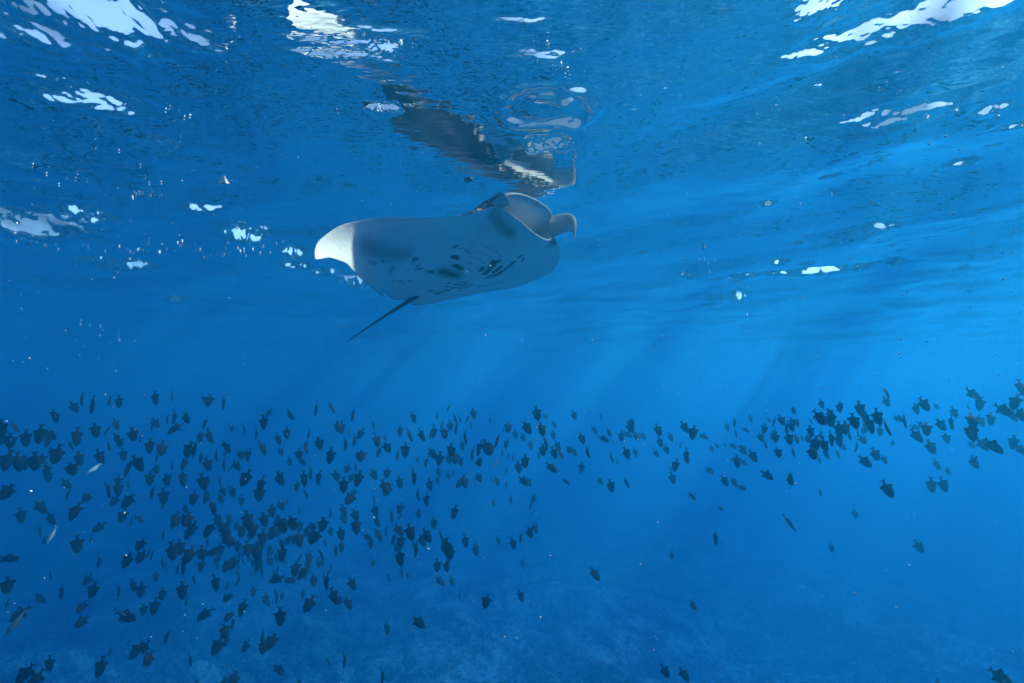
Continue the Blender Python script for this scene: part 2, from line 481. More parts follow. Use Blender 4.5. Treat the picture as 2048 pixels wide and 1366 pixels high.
def manta_pigment(X, Y, Z, region):
    dark = np.zeros(X.shape)
    for (x0, y0, x1, y1, w, k) in MARKS:
        dx, dy = x1 - x0, y1 - y0
        L2 = dx * dx + dy * dy + 1e-9
        t = np.clip(((X - x0) * dx + (Y - y0) * dy) / L2, 0, 1)
        d = np.hypot(X - x0 - t * dx, Y - y0 - t * dy) / w
        d = d + (0.35 if w < 0.04 else 0.12) * vnoise(X * 45, Y * 45)
        soft = 0.3 if w < 0.03 else 1.0
        dark = np.maximum(dark, k * np.clip((1.15 - d) / soft, 0, 1))
    for g in range(5):                        # five gill slits on each side, fine dark creases
        yc = .36 - .085 * g
        for s in (1, -1):
            u = np.clip((s * X - .09) / .20, 0, 1)
            dd = np.abs(Y - (yc - .05 * u + .03 * np.sin(u * 3.1)))
            ends = np.clip((s * X - .08) / .03, 0, 1) * np.clip((.30 - s * X) / .03, 0, 1)
            dark = np.maximum(dark, .42 * np.clip(1.5 - dd / .006, 0, 1) * ends)
    R_ = np.repeat(region[None], X.shape[0], 0)
    out = np.where(R_ == 2, dark, 0.0)
    yl = np.interp(np.abs(X), _fx, _le); yt = np.interp(np.abs(X), _fx, _te)
    c = np.clip((yl - Y) / np.maximum(yl - yt, 1e-3), 0, 1)
    # back: black with paler shoulder chevrons and mottled front edge
    n = fbm(X * 5, Y * 5, 3)
    back = 0.992 - 0.06 * np.exp(-((np.abs(X) - .55) / .22) ** 2 - ((Y - .22) / .10) ** 2) + 0.008 * n
    fleck = np.clip(vnoise(X * 38, Y * 38) * 1.6 - .5, 0, 1) * (c < .035)
    edge_tip = np.clip((np.abs(X) - 1.0) / .25, 0, 1) * np.clip((.05 - c) / .03, 0, 1)
    back = np.clip(back - fleck * .9 - edge_tip, 0, 1)
    lip = (np.arange(len(region)) >= ND - 5)[None] & (np.abs(X) < .36)
    back = np.where(lip, 0.12 + 0.75 * np.clip(vnoise(X * 22 + 4, Y * 22) * 2 - .9, 0, 1), back)
    out = np.where(R_ == 0, back, out)
    out = np.where(R_ == 1, 0.05, out)
    return out


mm, n, l = new_mat('manta_skin')
p = n['Principled BSDF']
at = n.new('ShaderNodeAttribute'); at.attribute_name = 'pigment'
tc = n.new('ShaderNodeTexCoord')
no = n.new('ShaderNodeTexNoise'); no.inputs['Scale'].default_value = 6; no.inputs['Detail'].default_value = 8; no.inputs['Roughness'].default_value = 0.65
l.new(tc.outputs['Object'], no.inputs['Vector'])
pale = n.new('ShaderNodeMix'); pale.data_type = 'RGBA'
pale.inputs['A'].default_value = (0.66, 0.66, 0.66, 1); pale.inputs['B'].default_value = (0.92, 0.91, 0.90, 1)
l.new(no.outputs['Fac'], pale.inputs['Factor'])
mx = n.new('ShaderNodeMix'); mx.data_type = 'RGBA'
mx.inputs['B'].default_value = (0.012, 0.012, 0.015, 1)
l.new(at.outputs['Fac'], mx.inputs['Factor']); l.new(pale.outputs['Result'], mx.inputs['A'])
l.new(mx.outputs['Result'], p.inputs['Base Color'])
p.inputs['Roughness'].default_value = 0.75
p.inputs['Specular IOR Level'].default_value = 0.05
bmp = n.new('ShaderNodeBump'); bmp.inputs['Strength'].default_value = 0.6; bmp.inputs['Distance'].default_value = 0.02
l.new(no.outputs['Fac'], bmp.inputs['Height']); l.new(bmp.outputs[0], p.inputs['Normal'])

X, Y, Z, region = manta_mesh()
verts = manta_bend(X, Y, Z)
nsec, nring = X.shape
faces = grid_faces(nsec, nring, wrap_v=True)
me = mesh_np('manta_body', verts.reshape(-1, 3), faces)
bmx = bmesh.new(); bmx.from_mesh(me)
bmesh.ops.recalc_face_normals(bmx, faces=bmx.faces)
bmx.to_mesh(me); bmx.free()
attr = me.attributes.new('pigment', 'FLOAT', 'POINT')
attr.data.foreach_set('value', manta_pigment(X, Y, Z, region).ravel().astype(np.float32))

from mathutils import Matrix
manta = bpy.data.objects.new('manta_ray', None)
col.objects.link(manta)
manta.empty_display_size = 0.3
mw = Matrix([[*M_ROT[0], M_LOC[0]], [*M_ROT[1], M_LOC[1]], [*M_ROT[2], M_LOC[2]], [0, 0, 0, 1]])
manta.matrix_world = Matrix.LocRotScale(mw.translation, mw.to_3x3().to_quaternion(), None)
tag(manta, 'manta ray gliding below the surface, mouth open, pale belly with dark spots', 'manta ray')
body = add('body', me, mm, manta)


def tube_mesh(name, pts, rad, k=10):
    pts = np.array(pts, float); m = len(pts)
    tan = np.gradient(pts, axis=0); tan /= np.linalg.norm(tan, axis=1)[:, None]
    up = np.array([0.03, 0.02, 1.0])
    a = np.cross(tan, up); a /= np.linalg.norm(a, axis=1)[:, None]
    b = np.cross(a, tan)
    th = np.linspace(0, 2 * np.pi, k, endpoint=False)
    v = pts[:, None] + np.array(rad)[:, None, None] * (np.cos(th)[None, :, None] * a[:, None] + np.sin(th)[None, :, None] * b[:, None])
    return mesh_np(name, v.reshape(-1, 3), grid_faces(m, k, True))


def ribbon_mesh(name, e0, e1, thick, nu=28, nv=9, belly=0.0):
    """A thick paddle between two edge curves (control points, Bezier)."""
    def bez(P, t):
        P = [np.array(p_, float) for p_ in P]
        m = len(P) - 1
        return sum(math.comb(m, i) * (1 - t)[:, None] ** (m - i) * t[:, None] ** i * P[i] for i in range(m + 1))
    t = np.linspace(0, 1, nu)
    a, b = bez(e0, t), bez(e1, t)
    s = np.linspace(0, 1, nv)
    S = a[:, None] * (1 - s)[None, :, None] + b[:, None] * s[None, :, None]
    du = np.gradient(S, axis=0); dv = np.gradient(S, axis=1)
    nrm = np.cross(du, dv); nrm /= np.maximum(np.linalg.norm(nrm, axis=2, keepdims=True), 1e-9)
    S = S + nrm * (belly * np.sin(np.pi * s)[None, :, None] * np.sin(np.pi * np.clip(t * 1.0, 0, 1))[:, None, None])
    hw = thick * (0.35 + 0.65 * np.sin(np.pi * np.clip(s, 0.05, .95)))[None, :, None] * (1 - 0.6 * t)[:, None, None]
    top, bot = S + nrm * hw * .5, S - nrm * hw * .5
    ring = np.concatenate([top, bot[:, ::-1]], 1)
    k = ring.shape[1]
    f = grid_faces(nu, k, True)
    return mesh_np(name, ring.reshape(-1, 3), f)


pale_skin = simple_mat('manta_fin_skin', (0.62, 0.62, 0.63), 0.5, 0.12, 12)
dark_skin = simple_mat('manta_tail_skin', (0.02, 0.02, 0.024), 0.55, 0.3, 12)
# tail: long and thin, with a slight bend
tp = [(0.0, -.70 - 1.05 * t, -.03 + .012 * math.sin(t * 3) - 0.03 * t) for t in np.linspace(0, 1, 30)]
add('tail', tube_mesh('tail', tp, [0.020 * (1 - t) ** 1.2 + 0.0045 for t in np.linspace(0, 1, 30)]), dark_skin, manta)
# cephalic fins: the left one unrolled and curled, the right one half rolled
add('cephalic_fin', ribbon_mesh('cephalic_fin', [(-.33, .60, .17), (-.40, .86, .19), (-.40, .98, .10), (-.31, .84, -.20)],
    [(-.34, .60, -.03), (-.36, .75, -.03), (-.355, .90, -.01), (-.31, .84, -.20)], .012, belly=-.03), pale_skin, manta)
add('cephalic_fin', ribbon_mesh('cephalic_fin', [(.35, .58, .15), (.39, .68, .16), (.38, .73, .11), (.33, .71, .02)],
    [(.34, .58, .01), (.36, .66, .01), (.35, .71, .01), (.32, .70, .01)], .024, belly=.02), pale_skin, manta)
# eyes on the sides of the head
eye_m = simple_mat('manta_eye', (0.01, 0.01, 0.012), 0.15, 0.1, 20, 0.6)
for s in (1, -1):
    be = bmesh.new(); bmesh.ops.create_uvsphere(be, u_segments=14, v_segments=10, radius=0.026)
    e_me = bpy.data.meshes.new('eye'); be.to_mesh(e_me); be.free()
    eo = add('eye', e_me, eye_m, manta); eo.location = (s * .405, .555, .085)
# small dorsal fin at the tail root
add('dorsal_fin', ribbon_mesh('dorsal_fin', [(0, -.60, .02), (0, -.68, .07), (0, -.74, .10), (0, -.80, .11)],
    [(0, -.78, -.01), (0, -.79, .03), (0, -.81, .06), (0, -.81, .11)], .012), dark_skin, manta)

# ---------------------------------------------------------------- the fish
FISH = """110,831,28,10s 148,814,23,20s 163,796,28,-3e 185,809,33,-12e 220,799,23,-5e 238,803,25,2s 310,796,27,20s 344,791,22,10e 418,800,28,-8s 447,806,25,0e 632,818,28,-5e 663,815,28,8e 538,826,20,-20s 528,845,30,0s
580,830,25,25s 311,846,23,40s 334,836,22,-5e 349,835,27,0e 371,835,28,35s 349,856,32,-55s 409,846,25,0e 463,855,17,25s 488,857,22,0e 513,868,22,12e 232,848,22,15s 215,860,22,-20e 191,860,28,12s 154,873,40,2s
80,868,35,-12s 97,878,28,-15s 20,881,30,0s 51,876,30,5s 2,856,30,0s 141,891,20,10e 216,891,23,30e 235,879,27,30s 266,869,30,20s 299,891,30,0s 281,873,23,5e 324,896,40,0s 378,899,37,0s 390,896,43,-5e
400,871,23,10s 418,873,30,20s 453,893,30,15s 481,909,23,5s 496,911,25,0s 526,896,32,15s 556,878,25,20s 573,866,25,0s 618,868,23,0e 611,896,33,8e 639,886,30,20s 661,911,40,-25s 676,853,27,10s 199,913,28,8s
247,909,23,10s 113,909,37,-10s 13,921,37,0s 37,923,33,5s 55,923,30,0e 71,923,40,10s 143,936,43,8s 96,952,23,0s 158,916,27,20s 276,926,43,0s 256,936,33,-10e 312,938,23,10s 344,931,20,0e 369,926,27,0s
402,914,25,5e 415,928,28,10s 432,911,25,0e 447,928,28,12e 462,934,20,-25e 598,908,27,-10s 579,923,20,20s 604,923,20,30s 561,903,20,30s 300,956,27,0s 334,959,28,0s 365,956,33,10s 405,964,33,0s 417,959,20,0e
440,962,20,0e 491,956,43,-5s 521,969,33,5s 465,984,23,10s 559,956,40,10s 608,957,33,20s 621,946,27,0e 636,956,30,0s 594,972,23,-10s 611,987,23,10e 672,952,27,10s 15,982,37,-35s 136,987,23,0e 174,994,25,-30s
217,981,30,0e 237,977,27,5s 256,969,17,5e 229,1001,23,-30s 256,1001,32,-30s 304,984,27,0e 327,992,30,10s 387,996,27,-15s 412,991,23,0s 427,1014,33,10s 483,1001,20,0s 518,987,37,10s 81,1014,28,30s 101,1037,25,35s
42,1031,25,15s 149,1022,38,-15s 246,1031,27,-15s 262,1042,20,-5e 278,1037,22,45s 352,1039,30,-10s 374,1037,38,-12s 384,1057,30,-15s 418,1059,33,-15s 369,1017,20,30s 198,1054,25,-55s 183,1074,18,-25e 80,1062,20,-5e 90,1080,18,-20s
327,1067,20,-10e 448,1059,33,30s 455,1079,43,50s 495,1039,37,10s 528,1039,30,0s 544,1022,27,0s 561,1012,23,30s 574,1002,20,0e 564,1049,40,10s 584,1045,33,0s 599,1021,17,0e 505,1059,40,0s 485,1060,30,-10s 525,1075,33,5s
548,1062,30,-15s 598,1077,40,0s 624,1072,33,-10s 646,1049,40,-5s 661,1026,23,0e 661,1062,20,10s 649,1082,23,0e 154,1088,32,-8s 17,1117,32,80s 198,1125,23,-20e 254,1121,27,-35s 281,1088,28,-20s 282,1113,28,-20s 298,1104,18,-10e
15,1170,32,-10s 15,1203,20,-8e 101,1150,18,5e 123,1184,25,-10e 174,1160,20,-20s 186,1180,27,-10s 80,1197,22,35s 238,1180,22,-3e 164,1213,27,-30s 164,1243,27,-30s 38,1228,30,-45s 267,1171,23,0s 282,1180,27,0s 312,1153,20,-10s
324,1188,22,-5s 287,1219,23,10s 309,1213,28,-15s 252,1233,33,45s 332,1130,18,0e 345,1103,43,-5s 360,1093,30,0s 378,1110,43,-20s 354,1136,25,10e 367,1133,30,-5e 387,1158,20,5e 402,1106,27,-5s 403,1131,23,-20s 428,1103,30,-40s
440,1098,27,0s 435,1128,20,-10e 455,1130,28,-15s 466,1126,27,-5s 478,1113,25,0e 477,1130,20,0e 478,1159,25,-12e 432,1166,30,12s 455,1194,28,-20s 495,1097,30,10s 515,1103,37,0s 505,1126,20,5e 515,1125,27,0s 523,1141,27,5e
544,1106,20,-20e 564,1106,37,-10s 556,1138,20,-10e 553,1159,30,-65s 583,1160,25,-70s 591,1136,33,10s 608,1143,40,-25s 618,1116,30,-5s 631,1073,37,-10s 642,1106,30,8e 672,1100,25,8e 662,1133,20,0e 627,1161,25,8s 652,1163,43,5e
667,1193,33,35s 410,1228,30,-40s 485,1216,30,-18s 458,1231,28,-20s 466,1246,23,-10e 450,1261,30,15s 531,1197,22,0s 554,1194,23,-5e 564,1191,15,-5s 606,1189,18,0s 618,1208,38,-30s 561,1233,42,-8s 364,1180,32,15s 372,1201,20,0e
333,1272,27,-12e 220,1302,17,-5e 435,1292,33,-20s 452,1281,20,-10s 491,1292,25,-12s 525,1272,27,0e 528,1292,33,-15s 544,1281,35,-25s 272,1301,30,-35s 289,1296,28,-15s 297,1316,35,-32s 99,1327,25,10s 201,1334,33,-25s 50,1347,35,-25s
71,1359,32,-30s 381,1321,23,8e 558,1339,27,40s 656,1322,20,40s 450,1362,20,-60s 468,1359,30,-20s 393,1365,13,0s 598,1365,13,-40s 706,829,32,0e 827,835,25,5s 874,830,22,8e 897,815,20,0e 910,837,25,5e 920,837,20,0e
935,837,20,-25e 947,827,25,18s 980,839,18,0e 942,850,17,0e 1074,827,32,15s 1091,832,17,30s 1108,849,20,25s 1148,830,22,25s 1202,833,17,20e 1263,844,22,25s 683,855,27,-10s 721,867,25,-3s 747,850,20,8e 698,865,20,10e
709,880,28,8e 692,887,30,-5e 754,880,30,0s 757,904,27,5e 774,894,30,15s 800,862,25,15s 819,870,38,20e 842,870,30,20s 860,870,20,5e 868,864,27,0s 884,850,23,-5e 889,865,30,10s 900,852,23,-10s 912,855,30,0e
930,875,33,0s 810,900,33,0s 795,910,25,10e 770,875,17,0e 723,909,40,0s 717,914,27,10s 835,919,15,0s 865,907,28,15s 852,924,25,0s 879,917,30,0s 902,900,33,0s 910,914,30,5s 920,922,23,0s 897,917,23,0s
877,944,20,25s 896,951,17,20s 906,947,18,0e 925,892,20,10s 944,907,30,20e 957,922,33,20s 957,897,37,0e 972,894,37,-5s 981,897,33,0s 994,880,30,5s 1012,887,23,5s 1016,854,27,-5s 1031,869,20,15s 1007,860,13,0e
1046,875,20,30s 1054,855,32,20s 1084,857,37,5s 1092,884,37,-5e 1086,900,27,-5s 1106,870,20,20s 1116,892,25,20s 1108,905,27,20s 1121,907,30,5e 1138,899,23,30s 1148,904,20,20s 1164,877,25,10s 1174,904,27,20e 1004,905,18,0e
1017,910,17,5e 1026,914,20,0e 1037,934,28,5s 1050,922,30,0s 1077,909,20,0e 1061,890,20,20s 1189,860,20,35s 1208,877,25,40s 1218,865,20,20s 1226,882,20,20e 1243,872,25,-3s 1261,855,27,25s 1256,869,20,60s 1273,872,25,25s
1286,872,20,50s 1316,860,27,25s 1341,874,20,20s 1320,884,23,20s 1333,899,23,20s 1312,907,20,40s 1271,905,20,20s 1254,907,28,20s 1222,914,25,8e 1233,922,17,20e 1351,930,27,0s 1345,957,25,12s 1341,937,17,10e 1360,890,20,10e
694,938,22,-10s 711,933,20,0e 717,957,37,-15s 703,954,23,0s 748,949,25,15s 774,945,25,0s 799,964,27,20s 829,954,33,-8e 859,969,27,10s 875,960,18,5s 929,962,32,0s 920,967,23,-20s 957,955,25,25s 949,967,17,15e
984,959,17,20e 994,962,20,20s 1012,967,20,10s 1012,940,18,5e 1047,962,27,50s 1057,964,20,20s 1103,935,32,40s 1132,963,22,25s 1163,935,23,0s 1200,962,20,25s 1222,972,28,15s 1252,965,27,15e 687,970,33,10s 700,997,40,-15s
770,974,37,20s 775,980,30,-15s 748,997,22,5e 835,991,27,0e 852,999,28,25s 800,1016,25,15s 837,1027,22,15s 909,1024,30,-8s 987,1006,15,20s 1021,999,22,25s 1067,997,20,-10s 1061,1011,20,-10e 687,1021,27,30s 687,1037,23,20s
710,1029,27,10s 712,1052,43,5s 750,1021,27,25s 755,1039,27,0e 783,1031,28,5e 757,1069,30,20s 772,1062,22,-5e 797,1059,30,20s 820,1064,37,10s 787,1076,27,0e 802,1082,28,5s 794,1092,23,0s 844,1081,27,30s 854,1071,32,25s
868,1046,25,10s 882,1071,30,15e 830,1092,20,10s 890,1089,30,-10s 902,1096,20,20s 931,1082,28,12s 951,1094,20,15s 997,1081,20,25s 1026,1087,25,25s 1041,1074,27,5e 1059,1064,28,10s 1071,1056,23,30s 682,1067,27,0s 2042,775,30,20s
1945,788,25,35s 1960,807,25,10s 2030,803,30,10s 2040,829,30,20s 1773,803,23,20s 1679,813,25,12s 1720,817,30,10s 1832,817,22,20s 1848,808,28,30s 1908,825,22,15s 1935,812,13,20e 1873,813,13,40s 1638,835,33,30s 1662,839,32,15s
1648,837,27,10s 1678,857,30,10s 1690,854,30,5s 1708,842,37,25s 1731,837,27,5s 1741,850,37,10s 1755,834,33,15s 1773,855,32,15e 1760,862,20,10s 1725,863,15,20s 1726,879,22,25s 1698,870,23,5e 1808,840,30,25s 1798,837,20,60s
1833,872,28,45s 1842,850,20,60s 1853,857,28,15s 1882,849,25,30s 1902,845,27,20s 1893,875,23,10s 1862,894,27,20s 1945,840,32,15s 1962,842,20,30s 1982,837,25,-20s 2007,820,30,50s 2025,832,23,30s 1943,865,38,15s 1943,889,17,30s
1965,889,25,45s 1987,892,37,45s 2027,884,25,10s 2042,900,25,40s 1947,923,27,20s 1873,929,20,40s 1895,942,15,20s 1863,970,27,20s 1887,969,27,20s 1775,978,35,12s 1641,984,18,5s 1730,923,28,40s 1751,909,27,30s 1768,919,18,25s
1676,908,20,5e 1710,1028,18,10s 1431,1076,28,-2s 1663,1096,17,10s 1838,1093,25,35s 1442,1017,13,30s 1384,993,23,40s 1469,844,20,5s 1471,865,20,0e 1454,854,17,20s 1491,860,17,70s 1369,854,27,30s 1386,864,32,0s 1407,872,22,60s
1432,890,17,60s 1423,897,18,20s 1450,890,10,0s 1466,892,17,50s 1484,895,17,60s 1506,912,27,25s 1372,912,32,15s 1474,922,27,10s 1488,924,20,30s 1419,941,20,40s 1449,961,25,40s 1468,964,23,35s 1484,975,20,40s 1534,950,27,55s
1579,957,32,20s 1556,904,25,20s 1521,874,22,25s 1531,887,22,20e 1548,875,20,20s 1563,840,25,20s 1573,854,27,5e 1578,877,28,15s 1584,844,20,20s 1594,845,18,10s 1586,905,20,20e 1604,876,15,40s 1591,874,10,60s 1621,862,23,20s
1621,842,15,30e 1641,869,20,10s 1616,877,20,20s 1631,887,33,10s 1648,890,30,10s 1625,904,33,20s 1651,907,23,20s 1638,919,17,20e 1663,877,30,5s 1678,880,27,10s 1686,894,17,30s 1538,840,12,20e 1830,854,17,70s 1785,887,10,0s
1792,837,13,60s 880,1162,26,40s 904,1162,19,12s 919,1193,15,10e 973,1203,31,-18s 1042,1191,26,15s 837,1244,34,40s 775,1256,26,-3s 690,1321,31,-3e 766,1355,31,-15e 704,1167,27,15s 696,1206,29,5s 680,1200,21,10s 1344,1111,18,15s
1386,1211,20,35s 1331,1343,27,25s 1368,1349,27,45s 2001,1355,35,50s 1875,1363,11,0s 1190,1148,30,15s 1045,1125,25,0e 800,1115,40,5s 832,1100,30,0e 893,1095,40,10s 900,1105,35,0s 875,1132,28,0s 893,1130,30,0s 951,1100,24,10s
746,1125,18,0s 803,1145,20,0e 777,1153,22,0e 815,1150,18,0e"""


def fish_meshes():
    """A triggerfish one unit long, nose at +y, dorsal side +z: body, dorsal_fin, anal_fin, tail_fin."""
    st = [(.500, .012, .010, .0), (.47, .050, .035, .0), (.42, .095, .058, .003), (.34, .150, .078, .006), (.22, .200, .092, .006),
          (.08, .220, .094, .004), (-.06, .205, .082, .0), (-.17, .160, .062, .0), (-.26, .095, .040, .0), (-.31, .052, .024, .0), (-.355, .046, .014, .0)]
    k = 12
    th = np.linspace(0, 2 * np.pi, k, endpoint=False)
    V = []
    for y, hz, hx, zc in st:
        hz *= 1.10
        V.append(np.stack([hx * np.sin(th) * (1 - .15 * np.abs(np.cos(th))), np.full(k, y), zc + hz * np.cos(th)], 1))
    V = np.array(V)
    f = grid_faces(len(st), k, True).tolist()
    verts = V.reshape(-1, 3).tolist()
    n0 = len(verts); verts += [(0, .508, 0), (0, -.36, 0)]
    for j in range(k):
        f.append([j, (j + 1) % k, n0, n0]); f.append([(len(st) - 1) * k + (j + 1) % k, (len(st) - 1) * k + j, n0 + 1, n0 + 1])
    body = bpy.data.meshes.new('body'); body.from_pydata(verts, [], [list(dict.fromkeys(q)) for q in f]); body.update()
    body.polygons.foreach_set('use_smooth', [True] * len(body.polygons))

    def plate(name, outline, thick):
        m = len(outline)
        cx = sum(p_[0] for p_ in outline) / m; cz = sum(p_[1] for p_ in outline) / m
        v = [(0, y, z) for y, z in outline] + [(thick, cx, cz), (-thick, cx, cz)]
        fs = []
        for i in range(m):
            j = (i + 1) % m
            fs += [(i, j, m), (j, i, m + 1)]
        q = bpy.data.meshes.new(name); q.from_pydata(v, [], fs); q.update()
        return q
    dor = plate('dorsal_fin', [(.03, .21), (-.07, .30), (-.15, .335), (-.20, .29), (-.21, .18), (-.25, .06), (-.10, .12)], .012)
    ana = plate('anal_fin', [(.01, -.21), (-.08, -.295), (-.16, -.325), (-.21, -.28), (-.22, -.17), (-.25, -.06), (-.10, -.12)], .012)
    tai = plate('tail_fin', [(-.33, .035), (-.41, .085), (-.53, .165), (-.475, .06), (-.45, 0), (-.475, -.06), (-.53, -.165), (-.41, -.085), (-.33, -.035)], .010)
    return body, dor, ana, tai


def bent(me, k, name):
    q = me.copy(); q.name = name
    for v in q.vertices:
        if v.co.y < .15: v.co.x += k * (v.co.y - .15) ** 2
    return q


BASE = fish_meshes()
SETS = [BASE] + [tuple(bent(q, k, q.name) for q in BASE) for k in (0.32, -0.32, 0.62, -0.62)]
fish_m = simple_mat('triggerfish_skin', (0.001, 0.003, 0.008), 0.7, 0.4, 6, 0.04)
fin_m = simple_mat('triggerfish_fin', (0.0015, 0.004, 0.010), 0.7, 0.4, 10, 0.04)
pale_m = simple_mat('silver_fish_skin', (0.62, 0.66, 0.66), 0.35, 0.2, 6, 0.5)
WHOLES = []
for S_ in SETS:
    bw = bmesh.new()
    for q in S_: bw.from_mesh(q)
    w_ = bpy.data.meshes.new('whole_fish'); bw.to_mesh(w_); bw.free(); w_.materials.append(fish_m)
    WHOLES.append(w_)
    S_[0].materials.append(fish_m)
    for q in S_[1:]: q.materials.append(fin_m)

fr_ = random.Random(11)
rows = []
entries = FISH.split()
for (cx, cyy, sx, sy, cnt) in ((540, 1090, 105, 48, 76), (45, 915, 50, 40, 12), (1625, 855, 90, 28, 18), (330, 900, 120, 50, 16)):   # the dense clumps
    for k in range(cnt):
        entries.append('%d,%d,%d,%d%s' % (fr_.gauss(cx, sx), fr_.gauss(cyy, sy), fr_.uniform(17, 25), fr_.gauss(3, 18), fr_.choice('sse')))
for t in entries:
    x, y, L, av = t.split(',')
    x, y, L = float(x), float(y), min(34.0, float(L))
    view = av[-1]; a = float(av[:-1]) + fr_.gauss(0, 9)
    dist = min(16.0, max(5.2, F_PX * 0.225 / max(L, 10) * fr_.uniform(0.94, 1.06)))
    pos = unproject(x, y, dist)
    size = L / F_PX * dist * 0.97
    # nose direction: in the plane facing the lens plus some depth
    vd = pos / np.linalg.norm(pos)
    rt = np.cross(vd, [0, 0, 1]); rt /= np.linalg.norm(rt)
    up = np.cross(rt, vd)
    nose = rt * math.sin(R(a)) - up * math.cos(R(a)) + vd * fr_.gauss(-.05, .36)
    nose /= np.linalg.norm(nose)
    side = np.cross(nose, vd); side /= np.linalg.norm(side)          # dorsal axis lies in the picture: side view
    yaw = R(fr_.uniform(62, 85) * fr_.choice((-1, 1))) if view == 'e' else R(fr_.gauss(0, 27))
    yaw += math.pi * (fr_.random() < .5)
    dors = side * math.cos(yaw) + np.cross(nose, side) * math.sin(yaw)
    lat = np.cross(nose, dors)
    M = Matrix([[lat[i] * size * (.9), nose[i] * size, dors[i] * size, pos[i]] for i in range(3)] + [[0, 0, 0, 1]])
    rows.append(dict(x=x, y=y, L=L, a=a, view=view, M=M, d=dist))
rows.sort(key=lambda r: -r['L'] * (0.6 if r['view'] == 'e' else 1.0))
near, far = rows[:300], rows[300:]

# words that say which fish: where it hangs in the school and how it hangs
COLS = ['at left edge', 'at far left', 'at left', 'left of manta tail', 'below manta tail', 'below manta belly', 'below manta mouth',
        'just right of manta', 'right of centre', 'at right', 'at far right', 'at right edge']
def col_of(x): return min(11, max(0, int(x / 2048 * 12)))
def row_of(y):
    for k, v in enumerate((835, 885, 935, 990, 1050, 1120, 1200)):
        if y < v: return k
    return 7
ROWS = ['top fringe of school', 'upper school', 'upper middle of school', 'middle of school', 'lower middle of school', 'lower school', 'below the school', 'lowest, above reef']
def tilt(a):
    if a > 42: return 'nose to the right'
    if a > 12: return 'nose down right'
    if a < -42: return 'nose to the left'
    if a < -12: return 'nose down left'
    return 'nose straight down'
ORD = ['leftmost', 'second from left', 'third from left', 'fourth from left', 'fifth from left', 'sixth from left', 'seventh from left', 'eighth from left', 'ninth from left',
       'tenth from left', 'eleventh from left', 'twelfth from left']
cells = {}
for r in near:
    r['key'] = (col_of(r['x']), row_of(r['y']), tilt(r['a']), 'edge-on' if r['view'] == 'e' else 'side-on')
    cells.setdefault(r['key'], []).append(r)
for kk, rs in cells.items():
    rs.sort(key=lambda r: r['x'])
    for i, r in enumerate(rs):
        o = '' if len(rs) == 1 else (', ' + ORD[i] if i < len(rs) - 1 or len(rs) > 12 else ', rightmost')
        r['label'] = '%s triggerfish %s, %s %s%s' % (kk[3], kk[2], ROWS[kk[1]], COLS[kk[0]], o)

for i, r in enumerate(near):
    v = fr_.choice((0, 0, 1, 2, 3, 4))
    o = bpy.data.objects.new('triggerfish', SETS[v][0] if i < 170 else WHOLES[v])
    col.objects.link(o)
    o.matrix_world = r['M']
    tag(o, r['label'], 'fish', 'dark triggerfish in the school')
    if i < 170:                               # the ones that show largest have their fins as parts
        for nm, q in zip(('dorsal_fin', 'anal_fin', 'tail_fin'), SETS[v][1:]):
            c = bpy.data.objects.new(nm, q); col.objects.link(c); c.parent = o
vs_, fs_ = [], []
WV = [(np.array([v.co for v in w_.vertices]), [list(p_.vertices) for p_ in w_.polygons]) for w_ in WHOLES]
for r in far:
    wv, wf = WV[fr_.choice((0, 0, 1, 2, 3, 4))]
    M = np.array(r['M']); b0 = sum(len(v) for v in vs_)
    vs_.append(wv @ M[:3, :3].T + M[:3, 3])
    fs_ += [[i + b0 for i in f] for f in wf]
fm = bpy.data.meshes.new('distant_fish'); fm.from_pydata(np.concatenate(vs_).tolist(), [], fs_); fm.update(); fm.materials.append(fish_m)
tag(add('distant_fish', fm, None), 'faint small triggerfish filling the back of the school', 'fish', kind='stuff')

# pale fish among the dark ones
slim_st = [(.50, .01, .008), (.44, .045, .03), (.32, .085, .05), (.12, .105, .058), (-.1, .085, .045), (-.28, .045, .022), (-.36, .022, .012)]
def slim_fish():
    k = 10; th = np.linspace(0, 2 * np.pi, k, endpoint=False)
    V = np.array([np.stack([hx * np.sin(th), np.full(k, y), hz * np.cos(th)], 1) for y, hz, hx in slim_st])
    b = mesh_np('body', V.reshape(-1, 3), grid_faces(len(slim_st), k, True))
    tl = bpy.data.meshes.new('tail_fin')
    tl.from_pydata([(0, -.34, .02), (0, -.50, .15), (0, -.43, 0), (0, -.50, -.15), (0, -.34, -.02), (.006, -.39, 0), (-.006, -.39, 0)], [],
                   [(0, 1, 5), (1, 2, 5), (2, 3, 5), (3, 4, 5), (4, 0, 5), (1, 0, 6), (2, 1, 6), (3, 2, 6), (4, 3, 6), (0, 4, 6)])
    dl = bpy.data.meshes.new('dorsal_fin')
    dl.from_pydata([(0, .2, .085), (0, .1, .15), (0, -.15, .12), (0, -.27, .045), (.006, 0, .09), (-.006, 0, .09)], [],
                   [(0, 1, 4), (1, 2, 4), (2, 3, 4), (3, 0, 4), (1, 0, 5), (2, 1, 5), (3, 2, 5), (0, 3, 5)])
    return b, tl, dl
sb, stl, sdl = slim_fish()
grey_m = simple_mat('grey_fish_skin', (0.05, 0.08, 0.10), 0.4, 0.3, 6, 0.4)
